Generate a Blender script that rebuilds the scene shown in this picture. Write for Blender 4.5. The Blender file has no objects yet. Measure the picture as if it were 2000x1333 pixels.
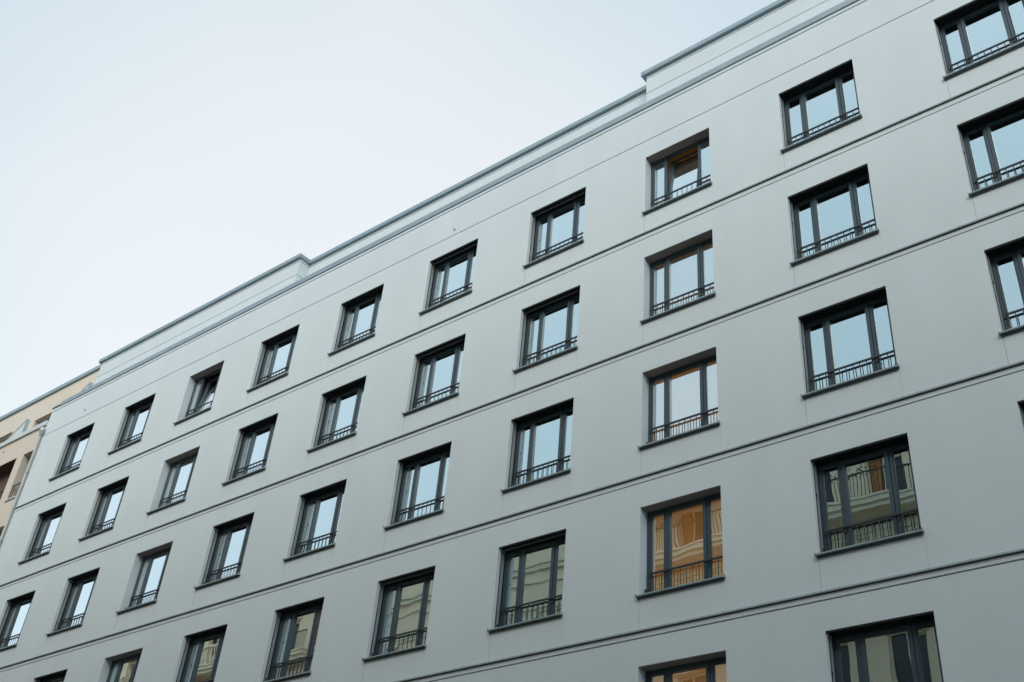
import bpy, bmesh, math, random
from mathutils import Matrix, Vector, noise
R = math.radians
random.seed(7)
scn = bpy.context.scene
COL = scn.collection

# ------------------------------------------------------------------ camera
Z0 = 20.32                                   # height of the top window heads
cam_data = bpy.data.cameras.new("camera")
cam = bpy.data.objects.new("camera", cam_data)
COL.objects.link(cam)
r_ = Vector((0.77904481, 0.6217726, 0.08054818))
d_ = Vector((-0.31675743, 0.50119853, -0.8052731))
f_ = Vector((-0.54106738, 0.6018296, 0.5874072))
M = Matrix((( r_.x, -d_.x, -f_.x, 8.53949), (r_.y, -d_.y, -f_.y, -15.26459),
            (r_.z, -d_.z, -f_.z, -18.71697 + Z0), (0, 0, 0, 1)))
cam.matrix_world = M
cam_data.sensor_width = 36
cam_data.lens = 2195.244 / 2000 * 36
cam_data.clip_end = 3000
scn.camera = cam

# ------------------------------------------------------------------ light
SUN_EL, SUN_AZ = R(34), R(152)               # azimuth from +Y: a low sun behind thin cloud, behind the camera
w = bpy.data.worlds.new("World"); scn.world = w
w.use_nodes = True
nt = w.node_tree
bg = nt.nodes["Background"]
sky = nt.nodes.new("ShaderNodeTexSky")
sky.sky_type = 'NISHITA'; sky.sun_disc = False
sky.sun_elevation = SUN_EL; sky.sun_rotation = SUN_AZ
sky.air_density = 1.0; sky.dust_density = 2.0; sky.ozone_density = 1.0
hs = nt.nodes.new("ShaderNodeHueSaturation")
hs.inputs['Saturation'].default_value = 0.45; hs.inputs['Hue'].default_value = .478
nt.links.new(sky.outputs[0], hs.inputs['Color'])
veil = nt.nodes.new("ShaderNodeMix"); veil.data_type = 'RGBA'      # thin even cloud over the blue
veil.inputs['Factor'].default_value = .72
tc = nt.nodes.new("ShaderNodeTexCoord")
dp = nt.nodes.new("ShaderNodeVectorMath"); dp.operation = 'DOT_PRODUCT'; dp.inputs[1].default_value = (-.637, .498, .588)
cn = nt.nodes.new("ShaderNodeTexNoise"); cn.inputs['Scale'].default_value = 2.2; cn.inputs['Detail'].default_value = 3
ca = nt.nodes.new("ShaderNodeMath"); ca.operation = 'MULTIPLY_ADD'; ca.inputs[1].default_value = .09
cr = nt.nodes.new("ShaderNodeMapRange"); cr.interpolation_type = 'SMOOTHSTEP'
cr.inputs[1].default_value = .945; cr.inputs[2].default_value = 1.045
cc = nt.nodes.new("ShaderNodeMix"); cc.data_type = 'RGBA'          # a brighter bank of thin cloud over the roof
cc.inputs[6].default_value = (3.02, 3.62, 4.02, 1); cc.inputs[7].default_value = (4.18, 4.36, 4.46, 1)
nt.links.new(tc.outputs['Generated'], dp.inputs[0]); nt.links.new(tc.outputs['Generated'], cn.inputs[0])
nt.links.new(cn.outputs[0], ca.inputs[0]); nt.links.new(dp.outputs['Value'], ca.inputs[2])
nt.links.new(ca.outputs[0], cr.inputs[0]); nt.links.new(cr.outputs[0], cc.inputs['Factor'])
nt.links.new(cc.outputs[2], veil.inputs[7])
nt.links.new(hs.outputs[0], veil.inputs[6]); nt.links.new(veil.outputs[2], bg.inputs[0])
bg.inputs[1].default_value = 0.12
sl = bpy.data.lights.new("sun", 'SUN'); sl.energy = .85; sl.angle = R(36); sl.color = (1, .90, .80)
so = bpy.data.objects.new("sun", sl); COL.objects.link(so)
sd = Vector((math.sin(SUN_AZ)*math.cos(SUN_EL), math.cos(SUN_AZ)*math.cos(SUN_EL), math.sin(SUN_EL)))
so.rotation_euler = sd.to_track_quat('Z', 'Y').to_euler()
vs = scn.view_settings
vs.view_transform = 'Standard'; vs.look = 'None'; vs.gamma = 1; vs.use_curve_mapping = False
vs.exposure = 1.0

# ------------------------------------------------------------------ materials
def mat(name, col, rough=.6, metal=0.0, noise_scale=0, var=.0, bump=0, bscale=60, spec=.4, stretch=None):
    m = bpy.data.materials.new(name); m.use_nodes = True
    t = m.node_tree; b = t.nodes["Principled BSDF"]
    b.inputs['Base Color'].default_value = (*col, 1)
    b.inputs['Roughness'].default_value = rough
    b.inputs['Metallic'].default_value = metal
    b.inputs['Specular IOR Level'].default_value = spec
    g = t.nodes.new("ShaderNodeNewGeometry")
    if noise_scale:
        mp = t.nodes.new("ShaderNodeMapping")
        if stretch: mp.inputs['Scale'].default_value = stretch
        t.links.new(g.outputs['Position'], mp.inputs[0])
        n = t.nodes.new("ShaderNodeTexNoise"); n.inputs['Scale'].default_value = noise_scale
        n.inputs['Detail'].default_value = 6; n.inputs['Roughness'].default_value = .6
        t.links.new(mp.outputs[0], n.inputs[0])
        mr = t.nodes.new("ShaderNodeMapRange")
        mr.inputs[1].default_value = .3; mr.inputs[2].default_value = .7
        mr.inputs[3].default_value = 1-var; mr.inputs[4].default_value = 1+var
        t.links.new(n.outputs[0], mr.inputs[0])
        vm = t.nodes.new("ShaderNodeVectorMath"); vm.operation = 'SCALE'
        vm.inputs[0].default_value = col
        t.links.new(mr.outputs[0], vm.inputs['Scale'])
        t.links.new(vm.outputs[0], b.inputs['Base Color'])
    if bump:
        n2 = t.nodes.new("ShaderNodeTexNoise"); n2.inputs['Scale'].default_value = bscale
        n2.inputs['Detail'].default_value = 4
        t.links.new(g.outputs['Position'], n2.inputs[0])
        bp = t.nodes.new("ShaderNodeBump"); bp.inputs['Strength'].default_value = bump
        bp.inputs['Distance'].default_value = .01
        t.links.new(n2.outputs[0], bp.inputs['Height'])
        t.links.new(bp.outputs[0], b.inputs['Normal'])
    return m

def glass_mat(name, tint, trans, ior, wave=.0013):
    m = bpy.data.materials.new(name); m.use_nodes = True
    t = m.node_tree; t.nodes.clear()
    out = t.nodes.new("ShaderNodeOutputMaterial")
    mix = t.nodes.new("ShaderNodeMixShader")
    fr = t.nodes.new("ShaderNodeFresnel"); fr.inputs[0].default_value = ior
    gl = t.nodes.new("ShaderNodeBsdfGlossy"); gl.inputs['Color'].default_value = (*tint, 1)
    gl.inputs['Roughness'].default_value = 0.0
    tr = t.nodes.new("ShaderNodeBsdfTransparent"); tr.inputs['Color'].default_value = (*trans, 1)
    g = t.nodes.new("ShaderNodeNewGeometry")
    n = t.nodes.new("ShaderNodeTexNoise"); n.inputs['Scale'].default_value = 1.3; n.inputs['Detail'].default_value = 1
    n2 = t.nodes.new("ShaderNodeTexNoise"); n2.inputs['Scale'].default_value = 3.5; n2.inputs['Detail'].default_value = 0
    ad = t.nodes.new("ShaderNodeMath"); ad.operation = 'MULTIPLY_ADD'; ad.inputs[1].default_value = .12
    bp = t.nodes.new("ShaderNodeBump"); bp.inputs['Strength'].default_value = 1; bp.inputs['Distance'].default_value = wave
    L = t.links.new
    L(g.outputs['Position'], n.inputs[0]); L(g.outputs['Position'], n2.inputs[0])
    L(n2.outputs[0], ad.inputs[0]); L(n.outputs[0], ad.inputs[2]); L(ad.outputs[0], bp.inputs['Height'])
    L(bp.outputs[0], gl.inputs['Normal'])
    # coated double glazing: strong bluish reflection head on, brighter and whiter at a slant
    t.nodes.remove(fr)
    lw = t.nodes.new("ShaderNodeLayerWeight"); lw.inputs[0].default_value = .5
    pw = t.nodes.new("ShaderNodeMath"); pw.operation = 'POWER'; pw.inputs[1].default_value = 1.5
    ma = t.nodes.new("ShaderNodeMath"); ma.operation = 'MULTIPLY_ADD'; ma.use_clamp = True
    ma.inputs[1].default_value = 1.25; ma.inputs[2].default_value = ior
    cm = t.nodes.new("ShaderNodeMix"); cm.data_type = 'RGBA'
    cm.inputs[6].default_value = (*tint, 1); cm.inputs[7].default_value = (.95, .99, 1, 1)
    c2 = t.nodes.new("ShaderNodeMapRange"); c2.inputs[1].default_value = .3; c2.inputs[2].default_value = .65
    L(lw.outputs['Facing'], pw.inputs[0]); L(pw.outputs[0], ma.inputs[0]); L(lw.outputs['Facing'], c2.inputs[0])
    L(c2.outputs[0], cm.inputs['Factor']); L(cm.outputs[2], gl.inputs['Color'])
    L(ma.outputs[0], mix.inputs[0]); L(tr.outputs[0], mix.inputs[1]); L(gl.outputs[0], mix.inputs[2])
    L(mix.outputs[0], out.inputs[0])
    return m

M_WALL = mat("plaster_grey", (.58, .675, .715), .9, 0, .8, .03, .3, 70, .15, (1.3, 1, .5))
M_JOINT_SHADE = mat("joint_shade_dark", (.07, .075, .075), .8)  # dark joint profile, with the shade of grooves and undersides put into its colour
M_FRAME = mat("frame_anthracite", (.033, .066, .088), .38, .0, 5, .08, 0, 60, .5)
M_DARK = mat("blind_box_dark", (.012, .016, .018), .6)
M_BAR = mat("blind_bar_aluminium", (.20, .23, .24), .4, .3)
M_GUIDE = mat("guide_rail_grey", (.27, .31, .32), .5, .2)
M_SILL = mat("sill_metal", (.26, .34, .37), .45, .1, 3, .12)
M_ZINC = mat("zinc_coping", (.27, .36, .41), .5, .3, 1.6, .10, 0, 60, .4, (1, 1, 5))
M_LEDGE = mat("ledge_metal", (.34, .43, .45), .5, .0, 2.0, .12)
M_RAIL = mat("railing_metal", (.035, .048, .058), .42, .2)
M_GLASS = glass_mat("window_glass", (.74, .94, .99), (.85, .90, .88), .45)
M_ROOM = mat("room_paint", (.25, .24, .22), .9)
M_CEIL = mat("room_ceiling", (.5, .49, .46), .9)
def lit(name, e):
    m = mat(name, (.34, .14, .03), .8, 0, 1.2, .2, 0, 60, .2, (2, 1, .5))
    b = m.node_tree.nodes["Principled BSDF"]       # blind with the room lamp on behind it
    b.inputs['Emission Color'].default_value = (1, .40, .07, 1); b.inputs['Emission Strength'].default_value = e
    return m
M_ORANGE = {r: lit("blind_orange_lit_%s" % n, e) for r, n, e in ((1, 'dim', .015), (2, 'low', .06), (3, 'warm', .15), (4, 'bright', .15), (5, 'full', .15))}
M_MAROON = mat("curtain_maroon", (.11, .055, .05), .9, 0, 3, .3, 0, 60, .2, (6, 1, .4))
M_SOFFIT_SHADE = mat("soffit_shade_brown", (.27, .245, .235), .85, 0, 3, .08)  # brown-grey tone that paints the shade of the plaster soffit
M_NET = mat("curtain_grey", (.10, .105, .10), .95, 0, 3, .25, 0, 60, .2, (8, 1, .3))
M_TAN = mat("plaster_tan", (.60, .57, .50), .9, 0, .4, .03, .25, 90, .15)
M_WHITEMETAL = mat("white_metal", (.55, .61, .62), .5, .1, 2, .05)
M_BROWN = mat("loggia_brown", (.13, .085, .07), .8, 0, 2, .15)
M_PIPE = mat("pipe_zinc", (.42, .47, .47), .45, .3, 4, .08)
M_ASPHALT = mat("asphalt", (.05, .05, .052), .9, 0, 3, .15, .5, 50)
M_PAVE = mat("paving_stone", (.28, .27, .25), .9, 0, 1.2, .12, .4, 20)
M_GROUND = mat("ground_earth", (.12, .12, .10), .95, 0, .5, .2)
M_ROOF = mat("roof_felt", (.10, .10, .10), .9)
M_OPP = mat("plaster_sand", (.80, .65, .47), .9, 0, .4, .05, .2, 60)
M_OPP2 = mat("plaster_rose_grey", (.40, .36, .34), .9, 0, .4, .05, .2, 60)
M_STONE = mat("stone_cream", (.74, .66, .50), .85, 0, 1, .06)
M_AWN = mat("awning_red", (.36, .09, .06), .8)
M_IRON = mat("iron_black", (.02, .022, .024), .5)
M_WDARK = mat("opposite_window_dark", (.035, .04, .045), .15)
M_CURT2 = mat("curtain_ochre", (.42, .17, .06), .9)
M_LEAF = mat("planter_leaves", (.05, .09, .035), .8)

# ------------------------------------------------------------------ helpers
class MB:
    def __init__(s): s.v = []; s.f = []; s.mi = []
    def quad(s, a, b, c, d, mi=0):
        n = len(s.v); s.v += [a, b, c, d]; s.f.append((n, n+1, n+2, n+3)); s.mi.append(mi)
    def box(s, x0, x1, y0, y1, z0, z1, mi=0, top=None):
        # top: optional lift of the top at y0 relative to z1 (slope)
        t0 = z1 if top is None else top
        p = [(x0,y0,z0),(x1,y0,z0),(x1,y1,z0),(x0,y1,z0),(x0,y0,t0),(x1,y0,t0),(x1,y1,z1),(x0,y1,z1)]
        n = len(s.v); s.v += p
        for q in ((0,3,2,1),(4,5,6,7),(0,1,5,4),(2,3,7,6),(1,2,6,5),(3,0,4,7)):
            s.f.append(tuple(n+i for i in q)); s.mi.append(mi)
    def ring(s, x0, x1, z0, z1, y0, y1, l, r, b, t, mi=0):
        s.box(x0, x0+l, y0, y1, z0, z1, mi); s.box(x1-r, x1, y0, y1, z0, z1, mi)
        s.box(x0+l, x1-r, y0, y1, z0, z0+b, mi); s.box(x0+l, x1-r, y0, y1, z1-t, z1, mi)
    def lathe(s, cx, cy, prof, n=20, mi=0):
        base = len(s.v)
        for r, z in prof:
            for k in range(n):
                a = 2*math.pi*k/n; s.v.append((cx+r*math.cos(a), cy+r*math.sin(a), z))
        for i in range(len(prof)-1):
            for k in range(n):
                a = base+i*n+k; b = base+i*n+(k+1) % n
                s.f.append((a, b, b+n, a+n)); s.mi.append(mi)
        s.f.append(tuple(base+k for k in range(n))[::-1]); s.mi.append(mi)
        s.f.append(tuple(base+(len(prof)-1)*n+k for k in range(n))); s.mi.append(mi)
    def prism(s, pts, y0, y1, mi=0):      # polygon in xz extruded in y
        n = len(s.v); k = len(pts)
        s.v += [(x, y0, z) for x, z in pts] + [(x, y1, z) for x, z in pts]
        s.f.append(tuple(range(n, n+k))); s.mi.append(mi)
        s.f.append(tuple(range(n+2*k-1, n+k-1, -1))); s.mi.append(mi)
        for i in range(k):
            j = (i+1) % k; s.f.append((n+j, n+i, n+k+i, n+k+j)); s.mi.append(mi)
    def mesh(s, name, mats, bevel=0, smooth=False):
        me = bpy.data.meshes.new(name); me.from_pydata(s.v, [], s.f)
        if not isinstance(mats, (list, tuple)): mats = [mats]
        for m in mats: me.materials.append(m)
        for p, i in zip(me.polygons, s.mi): p.material_index = i
        bm = bmesh.new(); bm.from_mesh(me)
        bmesh.ops.recalc_face_normals(bm, faces=bm.faces) if not getattr(s, 'keep', False) else None
        if bevel: bmesh.ops.bevel(bm, geom=bm.edges[:], offset=bevel, segments=1, affect='EDGES')
        bm.to_mesh(me); bm.free()
        if smooth:
            for p in me.polygons: p.use_smooth = len(p.vertices) == 4
        me.update(); return me
def link(name, me, parent=None, loc=(0,0,0), label=None, **kw):
    o = bpy.data.objects.new(name, me); COL.objects.link(o); o.location = loc
    if parent is not None: o.parent = parent
    if label: o['label'] = label
    for k, v in kw.items(): o[k] = v
    return o
def build(mb, name, mats, parent=None, loc=(0,0,0), bevel=0, smooth=False, label=None, **kw):
    return link(name, mb.mesh(name, mats, bevel, smooth), parent, loc, label, **kw)

def wall_sheet(mb, x0, x1, z0, z1, holes, y=0.0):
    """front sheet at y with rectangular holes (x0,x1,z0,z1,depth,closed,skip) given real reveals"""
    xs = sorted({x0, x1, *[h[0] for h in holes], *[h[1] for h in holes]})
    zs = sorted({z0, z1, *[h[2] for h in holes], *[h[3] for h in holes]})
    xs = [x for x in xs if x0-1e-6 <= x <= x1+1e-6]; zs = [z for z in zs if z0-1e-6 <= z <= z1+1e-6]
    def hole(cx, cz): return any(h[0] < cx < h[1] and h[2] < cz < h[3] for h in holes)
    for j in range(len(zs)-1):
        run = None
        for i in range(len(xs)-1):
            solid = not hole((xs[i]+xs[i+1])/2, (zs[j]+zs[j+1])/2)
            if solid and run is None: run = xs[i]
            if (not solid or i == len(xs)-2) and run is not None:
                e = xs[i] if not solid else xs[i+1]
                mb.quad((run,y,zs[j]),(e,y,zs[j]),(e,y,zs[j+1]),(run,y,zs[j+1])); run = None
    for h in holes:
        a, b, c, d, dep, closed = h[:6]
        Y = y+dep
        k = h[6] if len(h) > 6 else 0
        mb.quad((a,y,c),(a,Y,c),(a,Y,d),(a,y,d), k); mb.quad((b,Y,c),(b,y,c),(b,y,d),(b,Y,d), k)
        mb.quad((a,y,c),(b,y,c),(b,Y,c),(a,Y,c), k); mb.quad((a,Y,d),(b,Y,d),(b,y,d),(a,y,d), k)
        if closed: mb.quad((a,Y,c),(b,Y,c),(b,Y,d),(a,Y,d), 1 if dep > .02 else 0)

# ------------------------------------------------------------------ ground
def sheet(name, x0, x1, y0, y1, z, m, thick=None):
    b = MB()
    if thick: b.box(x0, x1, y0, y1, z-thick, z)
    else: b.quad((x0,y0,z),(x1,y0,z),(x1,y1,z),(x0,y1,z))
    return build(b, name, m, kind='structure')
sheet('ground', -900, 900, -900, 900, -.02, M_GROUND)
sheet('road', -120, 80, -14.0, -4.0, 0.0, M_ASPHALT)
sheet('pavement', -120, 80, -3.999, -.001, .13, M_PAVE, .2)
sheet('pavement_opposite', -120, 80, -19.999, -14.001, .13, M_PAVE, .2)

# ------------------------------------------------------------------ grey apartment building
XR = [-23.4228, -20.0716, -16.6846, -13.3346, -9.9865, -6.6710, -3.3299, 0.0, 3.3456, 6.6964, 10.04]
ZT = {1: 0.0, 2: -3.0, 3: -5.980, 4: -8.964, 5: -11.932}
W, H = 1.656, 1.70
XL, XE = -26.88, 16.0
LEDGE = [-2.303, -5.323, -8.313, -11.303]
PLASTER = (2, 7)
root = link('apartment_building', None, None, (0, 0, 0),
            'long pale grey plastered block with rows of dark three-part windows filling most of the view',
            category='building')
holes = []
def groove(z, h=.02, dep=.035, x0=XL-.5, x1=XE):
    holes.append((XL+.0001, x1-.0001, Z0+z-h/2, Z0+z+h/2, dep, True))
cols = {r: range(0, 11) for r in (1, 2, 3, 4)}; cols[5] = range(6, 11)
wins = []
for r in ZT:
    for c in cols[r]:
        x1 = XR[c]; x0 = x1-W; z1 = Z0+ZT[r]; z0 = z1-H
        holes.append((x0, x1, z0-.03, z1, .30, False))
        wins.append((r, c, x0, z0))
        zl = Z0+(LEDGE[r-1] if r < 5 else -14.3)
        holes.append((x0-.005, x0+.005, zl, z0-.07, .012, True))
        holes.append((x1+.029, x1+.035, zl, z0-.07, .005, True))
groove(.54, .026); groove(1.535, .036, .045)
for z in (-2.465, -5.463, -8.455, -11.442): groove(z, .026)
wb = MB(); wb.keep = True
wall_sheet(wb, XL, XE, 0, Z0+1.66, holes)
zt = Z0+1.66
wb.quad((XL,0,0),(XL,0,zt),(XL,12,zt),(XL,12,0)); wb.quad((XE,0,0),(XE,12,0),(XE,12,zt),(XE,0,zt))
wb.quad((XL,12,0),(XL,12,zt),(XE,12,zt),(XE,12,0))
build(wb, 'wall', [M_WALL, M_JOINT_SHADE], root)

# upper floor set back behind the coping, stepped in plan
at = MB(); at.keep = True
def face_wall(x0, x1, y, z0, z1, grooves):
    wall_sheet(at, x0, x1, Z0+z0, Z0+z1, [(x0+.0001, x1-.0001, Z0+g-.011, Z0+g+.011, .035, True) for g in grooves], y)
YF, YM = .38, .78
ztop = 3.42
G = (2.69, 3.23)
face_wall(-25.25, -14.65, YF, 1.5, ztop, G)
face_wall(-14.65, -1.92, YM, 1.5, ztop, G)
face_wall(-1.92, XE, YF, 1.5, ztop, G)
def side_wall(x, ya, yb, sgn):
    zz = [1.5]
    for g in G: zz += [g-.011, g+.011]
    zz.append(ztop)
    for i in range(0, len(zz)-1):
        xx = x if i % 2 == 0 else x-sgn*.035
        at.quad((xx,ya,Z0+zz[i]),(xx,yb,Z0+zz[i]),(xx,yb,Z0+zz[i+1]),(xx,ya,Z0+zz[i+1]))
        if i % 2:
            for k in (i, i+1):
                at.quad((x,ya,Z0+zz[k]),(x,yb,Z0+zz[k]),(xx,yb,Z0+zz[k]),(xx,ya,Z0+zz[k]))
side_wall(-14.65, YF, YM, 1)
side_wall(-1.92, YF, YM, -1)
side_wall(-25.25, YF, 12, -1)
at.quad((XE,YF,Z0+1.5),(XE,12,Z0+1.5),(XE,12,Z0+ztop),(XE,YF,Z0+ztop))
at.quad((-25.25,12,Z0+1.5),(-25.25,12,Z0+ztop),(XE,12,Z0+ztop),(XE,12,Z0+1.5))
build(at, 'penthouse_wall', [M_WALL, M_JOINT_SHADE], root)

cp = MB()        # roof coping, follows the stepped plan
def cope(mb, x0, x1, y0, y1, z0, z1, seam=3.0, off=0.0):
    mb.box(x0, x1, y0, y1, Z0+z0, Z0+z1, 0, Z0+z1-.012)
cope(cp, -25.37, -14.60, .30, .80, 3.33, 3.485)
cope(cp, -14.60+.001, -2.04-.001, .70, 1.2, 3.33, 3.485)
cope(cp, -14.90, -14.601, .801, 1.2, 3.33, 3.484)
cope(cp, -2.04, XE, .30, .80, 3.33, 3.485)
for x in [-23.9+2.95*k for k in range(14)]:
    yy = .70 if -14.6 < x < -2.04 else .30
    cp.box(x, x+.02, yy-.004, yy+.4, Z0+3.328, Z0+3.487)
build(cp, 'roof_coping', M_ZINC, root, bevel=.004)
cp2 = MB()
cope(cp2, -26.37, XE, -.03, .37, 1.65, 1.835)
cp2.box(-26.95, -26.371, -.03, .06, Z0+1.70, Z0+1.745)
for x in [-25.2+2.95*k for k in range(15)]:
    cp2.box(x, x+.022, -.035, .3, Z0+1.648, Z0+1.838)
build(cp2, 'terrace_coping', M_ZINC, root, bevel=.003)
rf = MB()
rf.box(-25.2, XE-.1, YM+.42, 11.9, Z0+3.2, Z0+3.35)
rf.box(XL+.05, XE-.1, .05, 11.9, Z0+1.4, Z0+1.6)
build(rf, 'roof', M_ROOF, root)
for k, z in enumerate(LEDGE):
    b = MB()
    b.box(XL+.02, XE, -.040, .02, Z0+z-.028, Z0+z+.012, 0, Z0+z)
    b.box(XL+.02, XE, -.010, .02, Z0+z-.046, Z0+z-.0281, 1)  # dark strip added to paint the shade under the cap
    for i in range(22):
        x = -25.9+2.0*i+.63*k
        if x < XE-.1: b.box(x, x+.018, -.044, .02, Z0+z-.024, Z0+z+.014)
    build(b, 'string_course', [M_LEDGE, M_JOINT_SHADE], root)
# interior
it = MB()
it.box(XL+.3, XE-.3, 5.0, 5.1, .1, Z0+1.4)
build(it, 'interior_partition', M_ROOM, root)
for k in range(6):
    b = MB(); z = Z0+.62-2.985*k
    b.box(XL+.3, XE-.3, .32, 4.99, z, z+.25)
    build(b, 'floor_slab', M_CEIL, root)
for c in range(-1, 11):
    b = MB(); x = (XR[c]+.75) if c >= 0 else XR[0]-W-.95
    b.box(x, x+.12, .32, 4.98, .1, Z0+1.39)
    build(b, 'interior_partition', M_ROOM, root)

# ---- one window: origin at the lower left corner of the opening, wall face at y=0
YG, YFr = .250, .225
def win_meshes():
    m = {}
    b = MB()
    b.ring(0, W, 0, H, YFr, .30, .058, .058, .06, .055)
    b.box(.372, .424, YFr+.002, .30, .06, H-.055); b.box(W-.424, W-.372, YFr+.002, .30, .06, H-.055)
    b.box(.0, W, YFr-.03, YFr-.001, 0, .05)
    m['frame'] = b.mesh('window', M_FRAME, .002)
    b = MB(); b.ring(.061, .369, .063, H-.058, YFr+.006, .285, .045, .018, .05, .048); m['side_l'] = b.mesh('sash', M_FRAME, .003)
    b = MB(); b.ring(W-.369, W-.061, .063, H-.058, YFr+.006, .285, .018, .045, .05, .048); m['side_r'] = b.mesh('sash', M_FRAME, .003)
    b = MB(); b.ring(.0, W-.848-.012, .0, H-.121, -.014, .055, .064, .064, .06, .05)
    b.box(.005, .0595, -.018, -.0142, .3, .32)
    m['centre'] = b.mesh('sash', M_FRAME, .003)
    def pane(x0, x1, z0, z1, y):
        p = MB(); p.quad((x0,y,z0),(x1,y,z0),(x1,y,z1),(x0,y,z1)); p.keep = True; return p.mesh('pane', M_GLASS)
    m['pane_l'] = pane(.10, .352, .11, H-.10, YG)
    m['pane_r'] = pane(W-.352, W-.10, .11, H-.10, YG)
    m['pane_c'] = pane(.06, W-.848-.072, .055, H-.17, YG-YFr)
    b = MB()     # sill
    b.box(-.034, W+.034, -.072, -.002, -.050, -.012, 0, -.024)
    b.box(-.02, W+.02, -.028, -.002, -.085, -.0501, 1)  # dark strip standing in for the shade beneath the sill
    b.box(.001, W-.001, -.0015, .23, -.04, .014, 0, -.0118)
    b.box(-.040, -.0342, -.076, -.002, -.054, .004); b.box(W+.0342, W+.040, -.076, -.002, -.054, .004)
    m['sill'] = b.mesh('sill', [M_SILL, M_JOINT_SHADE], .0015)
    b = MB()     # railing
    ya, yb = .178, .206
    b.box(.075, W-.07, ya, yb, .434, .468)
    b.box(.075, W-.07, ya+.008, yb-.008, .055, .070)
    n = 13
    for i in range(n):
        x = .082+i*(W-.07-.082-.013)/(n-1)
        w_ = .016 if 0 < i < n-1 else .024
        b.box(x, x+w_, ya+.010, yb-.010, .0701, .4339)
    for x in (.03, W-.075):
        b.box(x, x+.06, .12, .16, .10, .15); b.box(x+.012, x+.05, .1601, .224, .11, .14)
        b.box(x, x+.06, .2061, .224, .40, .436)
    for x in (.375, W-.42): b.box(x, x+.045, .2061, .2105, .36, .42)
    m['railing'] = b.mesh('railing', M_RAIL, .0015)
    b = MB()     # blind box set in the head of the opening: dark trough open towards the street below
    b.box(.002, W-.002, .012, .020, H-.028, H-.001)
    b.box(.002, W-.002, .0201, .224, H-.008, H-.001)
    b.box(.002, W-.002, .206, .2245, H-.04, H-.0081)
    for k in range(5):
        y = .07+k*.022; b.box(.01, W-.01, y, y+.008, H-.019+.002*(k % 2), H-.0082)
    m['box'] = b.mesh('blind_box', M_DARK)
    b = MB(); b.box(.002, W-.002, .004, .2245, H-.008, H-.001); m['soffit'] = b.mesh('soffit_shade_board', M_SOFFIT_SHADE)  # thin board added under the plaster head to carry its painted shade
    b = MB()
    b.box(.03, W-.03, .105, .118, H-.045, H-.020); b.box(.03, W-.03, .128, .139, H-.043, H-.020)
    m['bar'] = b.mesh('blind_bar', M_BAR, .001)
    m['rails'] = []
    for side in (0, 1):
        b = MB()
        def X(a, c): return (a, c) if side == 0 else (W-c, W-a)
        x0, x1 = X(.0005, .010); b.box(x0, x1, .090, .107, .016, H-.04, 1)
        x0, x1 = X(.0005, .016); b.box(x0, x1, .1072, .180, .016, H-.04, 0)
        x0, x1 = X(.0005, .007); b.box(x0, x1, .1802, .2245, .016, H-.04, 1)
        x0, x1 = X(.010, .024); b.box(x0, x1, .084, .100, H*.62, H*.62+.035, 1)
        m['rails'].append(b.mesh('guide_rail', [M_GUIDE, M_DARK]))
    return m
WM = win_meshes()
def curtain(x0, x1, z0, z1, y, amp, m, parent, pitch=.09, name='curtain'):
    b = MB(); b.keep = True; n = max(4, int((x1-x0)/pitch*6)); pts = []
    ph = random.random()*6
    for i in range(n+1):
        x = x0+(x1-x0)*i/n
        pts.append((x, y+amp*math.sin(2*math.pi*(x-x0)/pitch+ph)+amp*.4*math.sin(11*x+ph)))
    for i in range(n):
        (xa, ya), (xb, yb) = pts[i], pts[i+1]
        b.quad((xa,ya,z0),(xb,yb,z0),(xb,yb,z1),(xa,ya,z1))
    o = build(b, name, m, parent)
    mod = o.modifiers.new('cloth', 'SOLIDIFY'); mod.thickness = .004
    return o
BARS = {(1,5),(1,6),(2,5),(2,6),(4,5),(4,6)}
TILT = {(1,7): 6.5, (1,2): 7.5}
rnd = random.Random(3)
for r, c, x0, z0 in wins:
    lab = None
    pl = c in PLASTER
    if c == 7: lab = 'window in a plastered reveal with orange blind behind its glass'
    if c == 2: lab = 'window in a plastered reveal with dark red curtain inside'
    if (r, c) in TILT: lab = 'window with its middle sash tilted open at the top'
    if (r, c) in BARS: lab = 'window with the pale end bars of its roller blind showing under the head'
    wn = link('window', WM['frame'], root, (x0, 0, z0), lab)
    s1 = link('sash', WM['side_l'], wn); s2 = link('sash', WM['side_r'], wn)
    s3 = link('sash', WM['centre'], wn, (.430, YFr+.0, .0605))
    for q in (link('pane', WM['pane_l'], wn), link('pane', WM['pane_r'], wn)):
        q.rotation_euler = (R(rnd.uniform(-.12, .12)), 0, R(rnd.uniform(-.1, .1)))
    p3 = link('pane', WM['pane_c'], wn, (.430, YFr+.0, .0605)); p3.rotation_euler = (R(rnd.uniform(-.25, .25)), 0, R(rnd.uniform(-.25, .25)))
    if (r, c) in TILT:
        for o in (s3, p3): o.rotation_euler = (-R(TILT[(r, c)]), 0, 0)
        s3['label'] = 'tilted open middle sash'
    link('sill', WM['sill'], wn); link('railing', WM['railing'], wn)
    if pl: link('soffit_shade_board', WM['soffit'], wn)
    if not pl:
        link('blind_box', WM['box'], wn)
        for g in WM['rails']: link('guide_rail', g, wn)
        if (r, c) in BARS: link('blind_bar', WM['bar'], wn)
    if c == 7: curtain(.02, W-.02, .02, H+.15, .42, .002, M_ORANGE[r], wn, .3, 'blind')
    elif c == 2: curtain(.02, W-.02, .02, H+.15, .46, .03, M_MAROON, wn)
    elif rnd.random() < .6:
        wd = rnd.uniform(.2, .45)
        curtain(.02, wd, .02, H+.2, .48, .03, M_NET, wn)
        if rnd.random() < .6: curtain(W-wd, W-.02, .02, H+.2, .48, .03, M_NET, wn)
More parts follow.
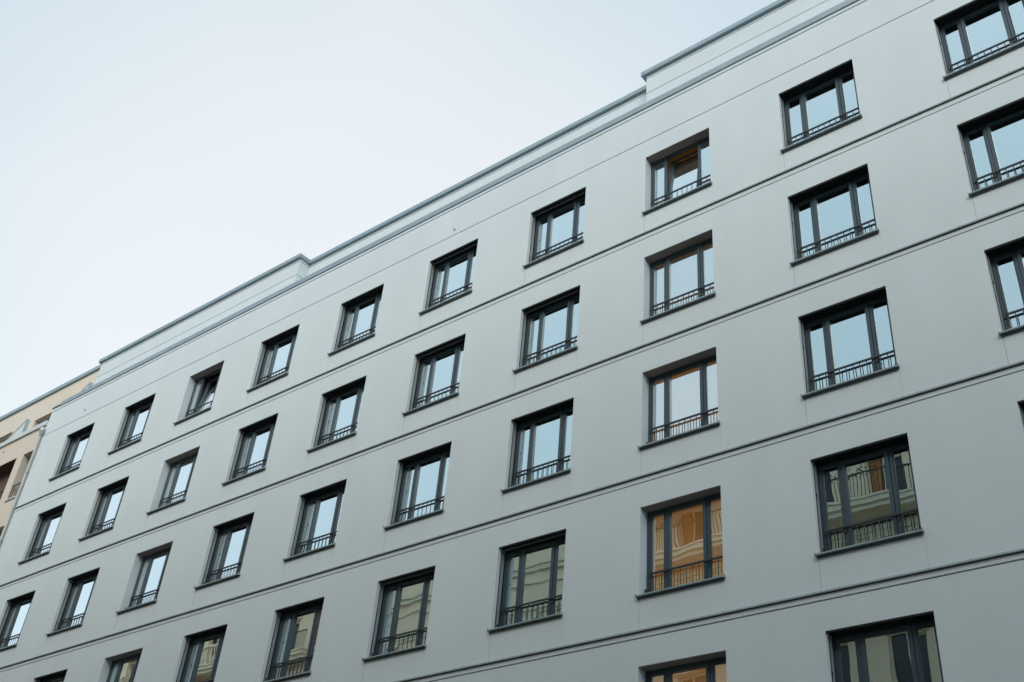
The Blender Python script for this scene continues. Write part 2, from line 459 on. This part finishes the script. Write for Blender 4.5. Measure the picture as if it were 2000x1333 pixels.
# small fixings in the plaster
for x, z in ((-7.56, .72), (-24.41, .82), (7.05, -1.93)):
    b = MB(); b.lathe(0, 0, [(.028, 0), (.028, .012), (.016, .02), (.014, .06), (.02, .065)], 12)
    o = build(b, 'wall_fixing', M_LEDGE, root, (x, 0, Z0+z)); o.rotation_euler = (R(90), 0, 0)

# ------------------------------------------------------------------ tan neighbour at the left
tan = link('apartment_building', None, None, (-27, 0, 0),
           'cream coloured neighbouring house with loggias and roof terrace at the left edge', category='building')
def T(b, name, m, **kw):   # built in world coordinates, parented to the base
    return build(b, name, m, tan, (27, 0, 0), **kw)
hs_ = []
X0T, X1T = -62.0, -26.885
logs = []
for k in range(6):
    zt_ = Z0+.085-2.95*k
    if zt_-1.85 < .5: break
    hs_.append((-27.84, -27.19, zt_-1.85, zt_, .45, False)); logs.append((-27.84, -27.19, zt_-1.85, zt_, True))
    for j in range(3):
        xb = -28.30-6.4*j
        hs_.append((xb-3.2, xb, zt_-1.85, zt_, .449, False, 1)); logs.append((xb-3.2, xb, zt_-1.85, zt_, False))
b = MB(); b.keep = True
wall_sheet(b, X0T, X1T, 0, Z0+1.12, hs_)
b.quad((X0T,0,0),(X0T,0,Z0+1.12),(X0T,12,Z0+1.12),(X0T,12,0))
T(b, 'wall', [M_TAN, M_BROWN])
b = MB(); b.keep = True
for k in range(6):
    zt_ = Z0+.085-2.95*k
    if zt_-1.85 < .5: break
    b.quad((X0T,0.46,zt_-1.9),(X1T,0.46,zt_-1.9),(X1T,0.46,zt_+.05),(X0T,0.46,zt_+.05))
T(b, 'loggia_back_wall', M_BROWN)
for (a, c, z0, z1, small) in logs:
    b = MB()
    b.box(a-.03, c+.0, -.05, .12, z0-.045, z0-.001)
    T(b, 'sill', M_WHITEMETAL)
    b = MB()
    b.box(a+.01, c-.01, .03, .06, z0+.58, z0+.605); b.box(a+.01, c-.01, .035, .055, z0+.05, z0+.07)
    n = max(4, int((c-a)/.11))
    for i in range(n):
        x = a+.02+(c-a-.052)*i/(n-1); b.box(x, x+.012, .038, .052, z0+.0701, z0+.5799)
    T(b, 'railing', M_RAIL)
b = MB(); b.box(X0T, X1T-.01, -.07, .28, Z0+1.0, Z0+1.19, 0, Z0+1.18); T(b, 'terrace_coping', M_WHITEMETAL, bevel=.004)
ph = []
ph.append((-31.60, -28.3, Z0+2.3, Z0+3.56, .45, False)); ph.append((-36.6, -33.25, Z0+2.3, Z0+3.59, .45, False))
b = MB(); b.keep = True
wall_sheet(b, X0T, -26.9, Z0+1.0, Z0+4.64, ph, 1.5)
b.quad((-26.9,1.5,Z0+1.0),(-26.9,12,Z0+1.0),(-26.9,12,Z0+4.64),(-26.9,1.5,Z0+4.64))
T(b, 'penthouse_wall', M_TAN)
b = MB(); b.keep = True
for h in ph: b.quad((h[0],1.95,h[2]),(h[1],1.95,h[2]),(h[1],1.95,h[3]),(h[0],1.95,h[3]))
T(b, 'penthouse_window', M_BROWN)
b = MB(); b.box(X0T, -26.85, 1.42, 1.95, Z0+4.60, Z0+4.79, 0, Z0+4.775); T(b, 'roof_coping', M_ZINC, bevel=.004)
b = MB(); b.box(X0T, -26.9, 1.96, 11.9, Z0+4.4, Z0+4.62); b.box(X0T, X1T-.02, .05, 1.49, Z0+.9, Z0+1.0)
T(b, 'roof', M_ROOF)
for (ax, y, za, zb) in ((-29.42, .30, 2.22, 1.1), (-27.30, 1.15, 3.62, 1.2)):
    s = .58/1.06
    L_ = (za-zb)/s
    b = MB(); b.prism([(ax, Z0+za), (ax, Z0+zb), (ax-L_, Z0+zb)], y, y+.09); o = T(b, 'terrace_screen', M_WHITEMETAL)
    q = MB(); t = .045
    q.prism([(ax+.02, Z0+za+t), (ax+.02, Z0+zb), (ax+.0005, Z0+zb), (ax+.0005, Z0+za+.0005), (ax-L_, Z0+zb+.0005), (ax-L_-.08, Z0+zb)], y-.02, y+.11)
    build(q, 'screen_trim', M_LEDGE, o)
# downpipe with hopper
b = MB()
px, py = -26.90, -.085
b.lathe(px, py, [(.042, .2), (.042, Z0+.56)], 16)
pipe = T(b, 'downpipe', M_PIPE, smooth=True)
b = MB(); b.lathe(px, py, [(.048, Z0+.50), (.052, Z0+.56), (.075, Z0+.60), (.08, Z0+.66), (.10, Z0+.68), (.105, Z0+.76), (.095, Z0+.82), (.06, Z0+.86), (.02, Z0+.87)], 20)
build(b, 'hopper', M_PIPE, pipe, smooth=True)
for k in range(7):
    b = MB(); z = Z0-.93-2.6*k
    b.lathe(px, py, [(.048, z-.03), (.056, z-.028), (.056, z+.028), (.048, z+.03)], 16)
    b.box(px-.01, px+.01, py+.05, -.001, z-.015, z+.015)
    build(b, 'pipe_collar', M_LEDGE, pipe, smooth=False)
b = MB(); b.lathe(0, 0, [(.035, 0), (.035, .012), (.016, .02), (.014, .06), (.02, .065)], 12)
o = T(b, 'wall_fixing', M_LEDGE); o.location = (27-29.57, 0, Z0+.72); o.rotation_euler = (R(90), 0, 0)

# ------------------------------------------------------------------ house across the street (seen mirrored in the lower windows)
YO = -20.0
def opposite(x0, x1, htop, m_wall, label, storey, zbase, pitch, seed, gridx, skip=lambda x, z: False):
    rt = link('apartment_building', None, None, (0, YO, 0), label, category='building')
    rg = random.Random(seed)
    hl = []; wl = []
    rows = [zbase+storey*k for k in range(-5, 3) if zbase+storey*k > 2 and zbase+storey*k+2.2 < htop-.5]
    for z in rows:
        x = gridx
        while x < x1-1.5:
            if x > x0+.5 and not skip(x, z):
                hl.append((x, x+1.25, z, z+2.05, .25, False)); wl.append((x, z))
            x += pitch
    bb = MB(); bb.keep = True
    wall_sheet(bb, x0, x1, 0, htop, hl, 0)
    bb.v = [(x, -y, z) for x, y, z in bb.v]
    bb.quad((x0,0,0),(x0,0,htop),(x0,-11,htop),(x0,-11,0)); bb.quad((x1,0,0),(x1,0,htop),(x1,-11,htop),(x1,-11,0))
    bb.quad((x0,-11,0),(x1,-11,0),(x1,-11,htop),(x0,-11,htop)); bb.quad((x0,0,htop-.1),(x1,0,htop-.1),(x1,-11,htop-.1),(x0,-11,htop-.1))
    build(bb, 'wall', m_wall, rt)
    bb = MB(); bb.box(x0, x1, .001, .55, htop-.35, htop-.1); bb.box(x0, x1, .001, .38, htop-.6, htop-.351); bb.box(x0, x1, .001, .2, htop-.85, htop-.601)
    build(bb, 'cornice', M_STONE, rt)
    for z in rows:
        bb = MB(); bb.box(x0, x1, .001, .16, z-1.0, z-.82); bb.box(x0, x1, .001, .09, z-1.15, z-1.001)
        build(bb, 'string_course', M_STONE, rt)
    for i, (x, z) in enumerate(wl):
        if z < 8 or x < -52: continue
        bb = MB(); bb.quad((x,-.24,z),(x+1.25,-.24,z),(x+1.25,-.24,z+2.05),(x,-.24,z+2.05)); bb.keep = True
        wn = build(bb, 'window', M_WDARK, rt)
        fb = MB(); fb.ring(x, x+1.25, z, z+2.05, -.235, -.15, .07, .07, .07, .07); fb.box(x+.6, x+.65, -.235, -.16, z+.07, z+1.98)
        build(fb, 'frame', M_STONE, wn)
        sb = MB(); sb.box(x-.12, x+1.37, .001, .14, z-.14, z-.02); sb.box(x-.12, x+1.37, .001, .10, z+2.1, z+2.28)
        build(sb, 'sill', M_STONE, wn)
        if rg.random() < .35:
            cb = MB(); cb.quad((x+.1,-.232,z+.1),(x+.5,-.232,z+.1),(x+.5,-.232,z+1.95),(x+.1,-.232,z+1.95)); cb.keep = True
            build(cb, 'curtain', M_CURT2, wn)
    return rt, rows, wl
def balcony(rt, x0, x1, z, dep, style, awn):
    bb = MB(); bb.box(x0, x1, .161, dep, z-.28, z-.08); bb.box(x0+.08, x1-.08, .161, dep-.12, z-.45, z-.281); bb.box(x0-.06, x1+.06, .161, dep+.06, z-.079, z)
    o = build(bb, 'balcony', M_STONE, rt)
    rb = MB()
    if style:
        rb.box(x0, x1, dep-.16, dep+.02, z+.85, z+.98); n = int((x1-x0)/.26)
        for i in range(n):
            x = x0+.12+(x1-x0-.24)*i/(n-1)
            rb.lathe(x, dep-.07, [(.05, z), (.05, z+.08), (.08, z+.25), (.035, z+.55), (.055, z+.75), (.055, z+.85)], 8)
        build(rb, 'balustrade', M_STONE, o)
    else:
        rb.box(x0, x1, dep-.05, dep-.01, z+.95, z+1.0); n = int((x1-x0)/.13)
        for i in range(n):
            x = x0+(x1-x0-.02)*i/(n-1); rb.box(x, x+.02, dep-.04, dep-.02, z, z+.95)
        build(rb, 'railing', M_IRON, o)
        pb = MB(); rr = random.Random(int(x0*10))
        for i in range(160):
            cx = x0+rr.random()*(x1-x0)*.7; cz = z+.9+rr.random()*.35; cy = dep-.1+rr.uniform(-.12, .12); s = .035
            a = rr.random()*3; dx, dy, dz = s*math.cos(a), s*math.sin(a), s*rr.uniform(.3, 1)
            pb.quad((cx-dx,cy-dy,cz-dz),(cx+dx,cy-dy,cz-dz*.3),(cx+dx,cy+dy,cz+dz),(cx-dx,cy+dy,cz+dz*.3))
        pb.keep = True; build(pb, 'balcony_plants', M_LEAF, o)
    if awn:
        ab = MB(); ab.box(x0+.3, x1-1.1, .17, .22, z+2.3, z+2.5); 
        ab.prism([(x0+.3, z+2.5), (x1-1.1, z+2.5), (x1-1.1, z+2.45), (x0+.3, z+2.45)], .2, dep-.1)
        ab.box(x0+.3, x1-1.1, dep-.12, dep-.1, z+1.9, z+2.5)
        build(ab, 'awning', M_AWN, o)
def plain(x, z):      # stretches of blank wall between the bays
    return (-34 < x < -17.5 and z > 20) or (-12.6 < x < -9.9 and z > 20)
oa, rows_a, wl_a = opposite(-75, 3.0, 25.2, M_OPP, 'sand coloured old house across the street mirrored in the lower window panes', 3.45, 21.75, 2.75, 5, -74, plain)
ob, rows_b, wl_b = opposite(3.01, 26, 25.8, M_OPP2, 'rose grey old house across the street mirrored in the lower right panes', 3.45, 21.75, 2.9, 9, 4.0)
bb = MB()
for x0, x1 in ((-33.6, -17), (-75, -52)):
    bb.box(x0, x1, .001, .22, 22.75, 22.92); bb.box(x0, x1, .001, .14, 22.55, 22.749); bb.box(x0, x1, .001, .08, 22.0, 22.06)
build(bb, 'wall_moulding', M_STONE, oa)
for x0, x1, z, dep, st, aw in ((-16.2, -9.6, 21.6, 1.15, False, True), (-9.2, -2.4, 21.6, 1.15, False, False), (-47.5, -41, 21.6, 1.1, True, False),
                               (-40, -35, 21.6, 1.0, False, False), (-16.2, -9.8, 18.15, 1.2, True, False), (-8.8, -3.0, 18.15, 1.2, True, False),
                               (-48, -42, 18.15, 1.1, False, True), (-38, -34, 18.15, 1.1, True, False), (-31, -25.5, 18.15, 1.1, False, False),
                               (-23.5, -18.5, 18.15, 1.1, True, False), (-60, -54, 21.6, 1.1, True, False), (-60, -54, 18.15, 1.1, False, False)):
    balcony(oa, x0, x1, z, dep, st, aw)
for i, x in enumerate((4.0, 11.0)):
    for j, z in enumerate((21.6, 18.15)):
        balcony(ob, x, x+4.0, z, 1.15, j == 1, False)
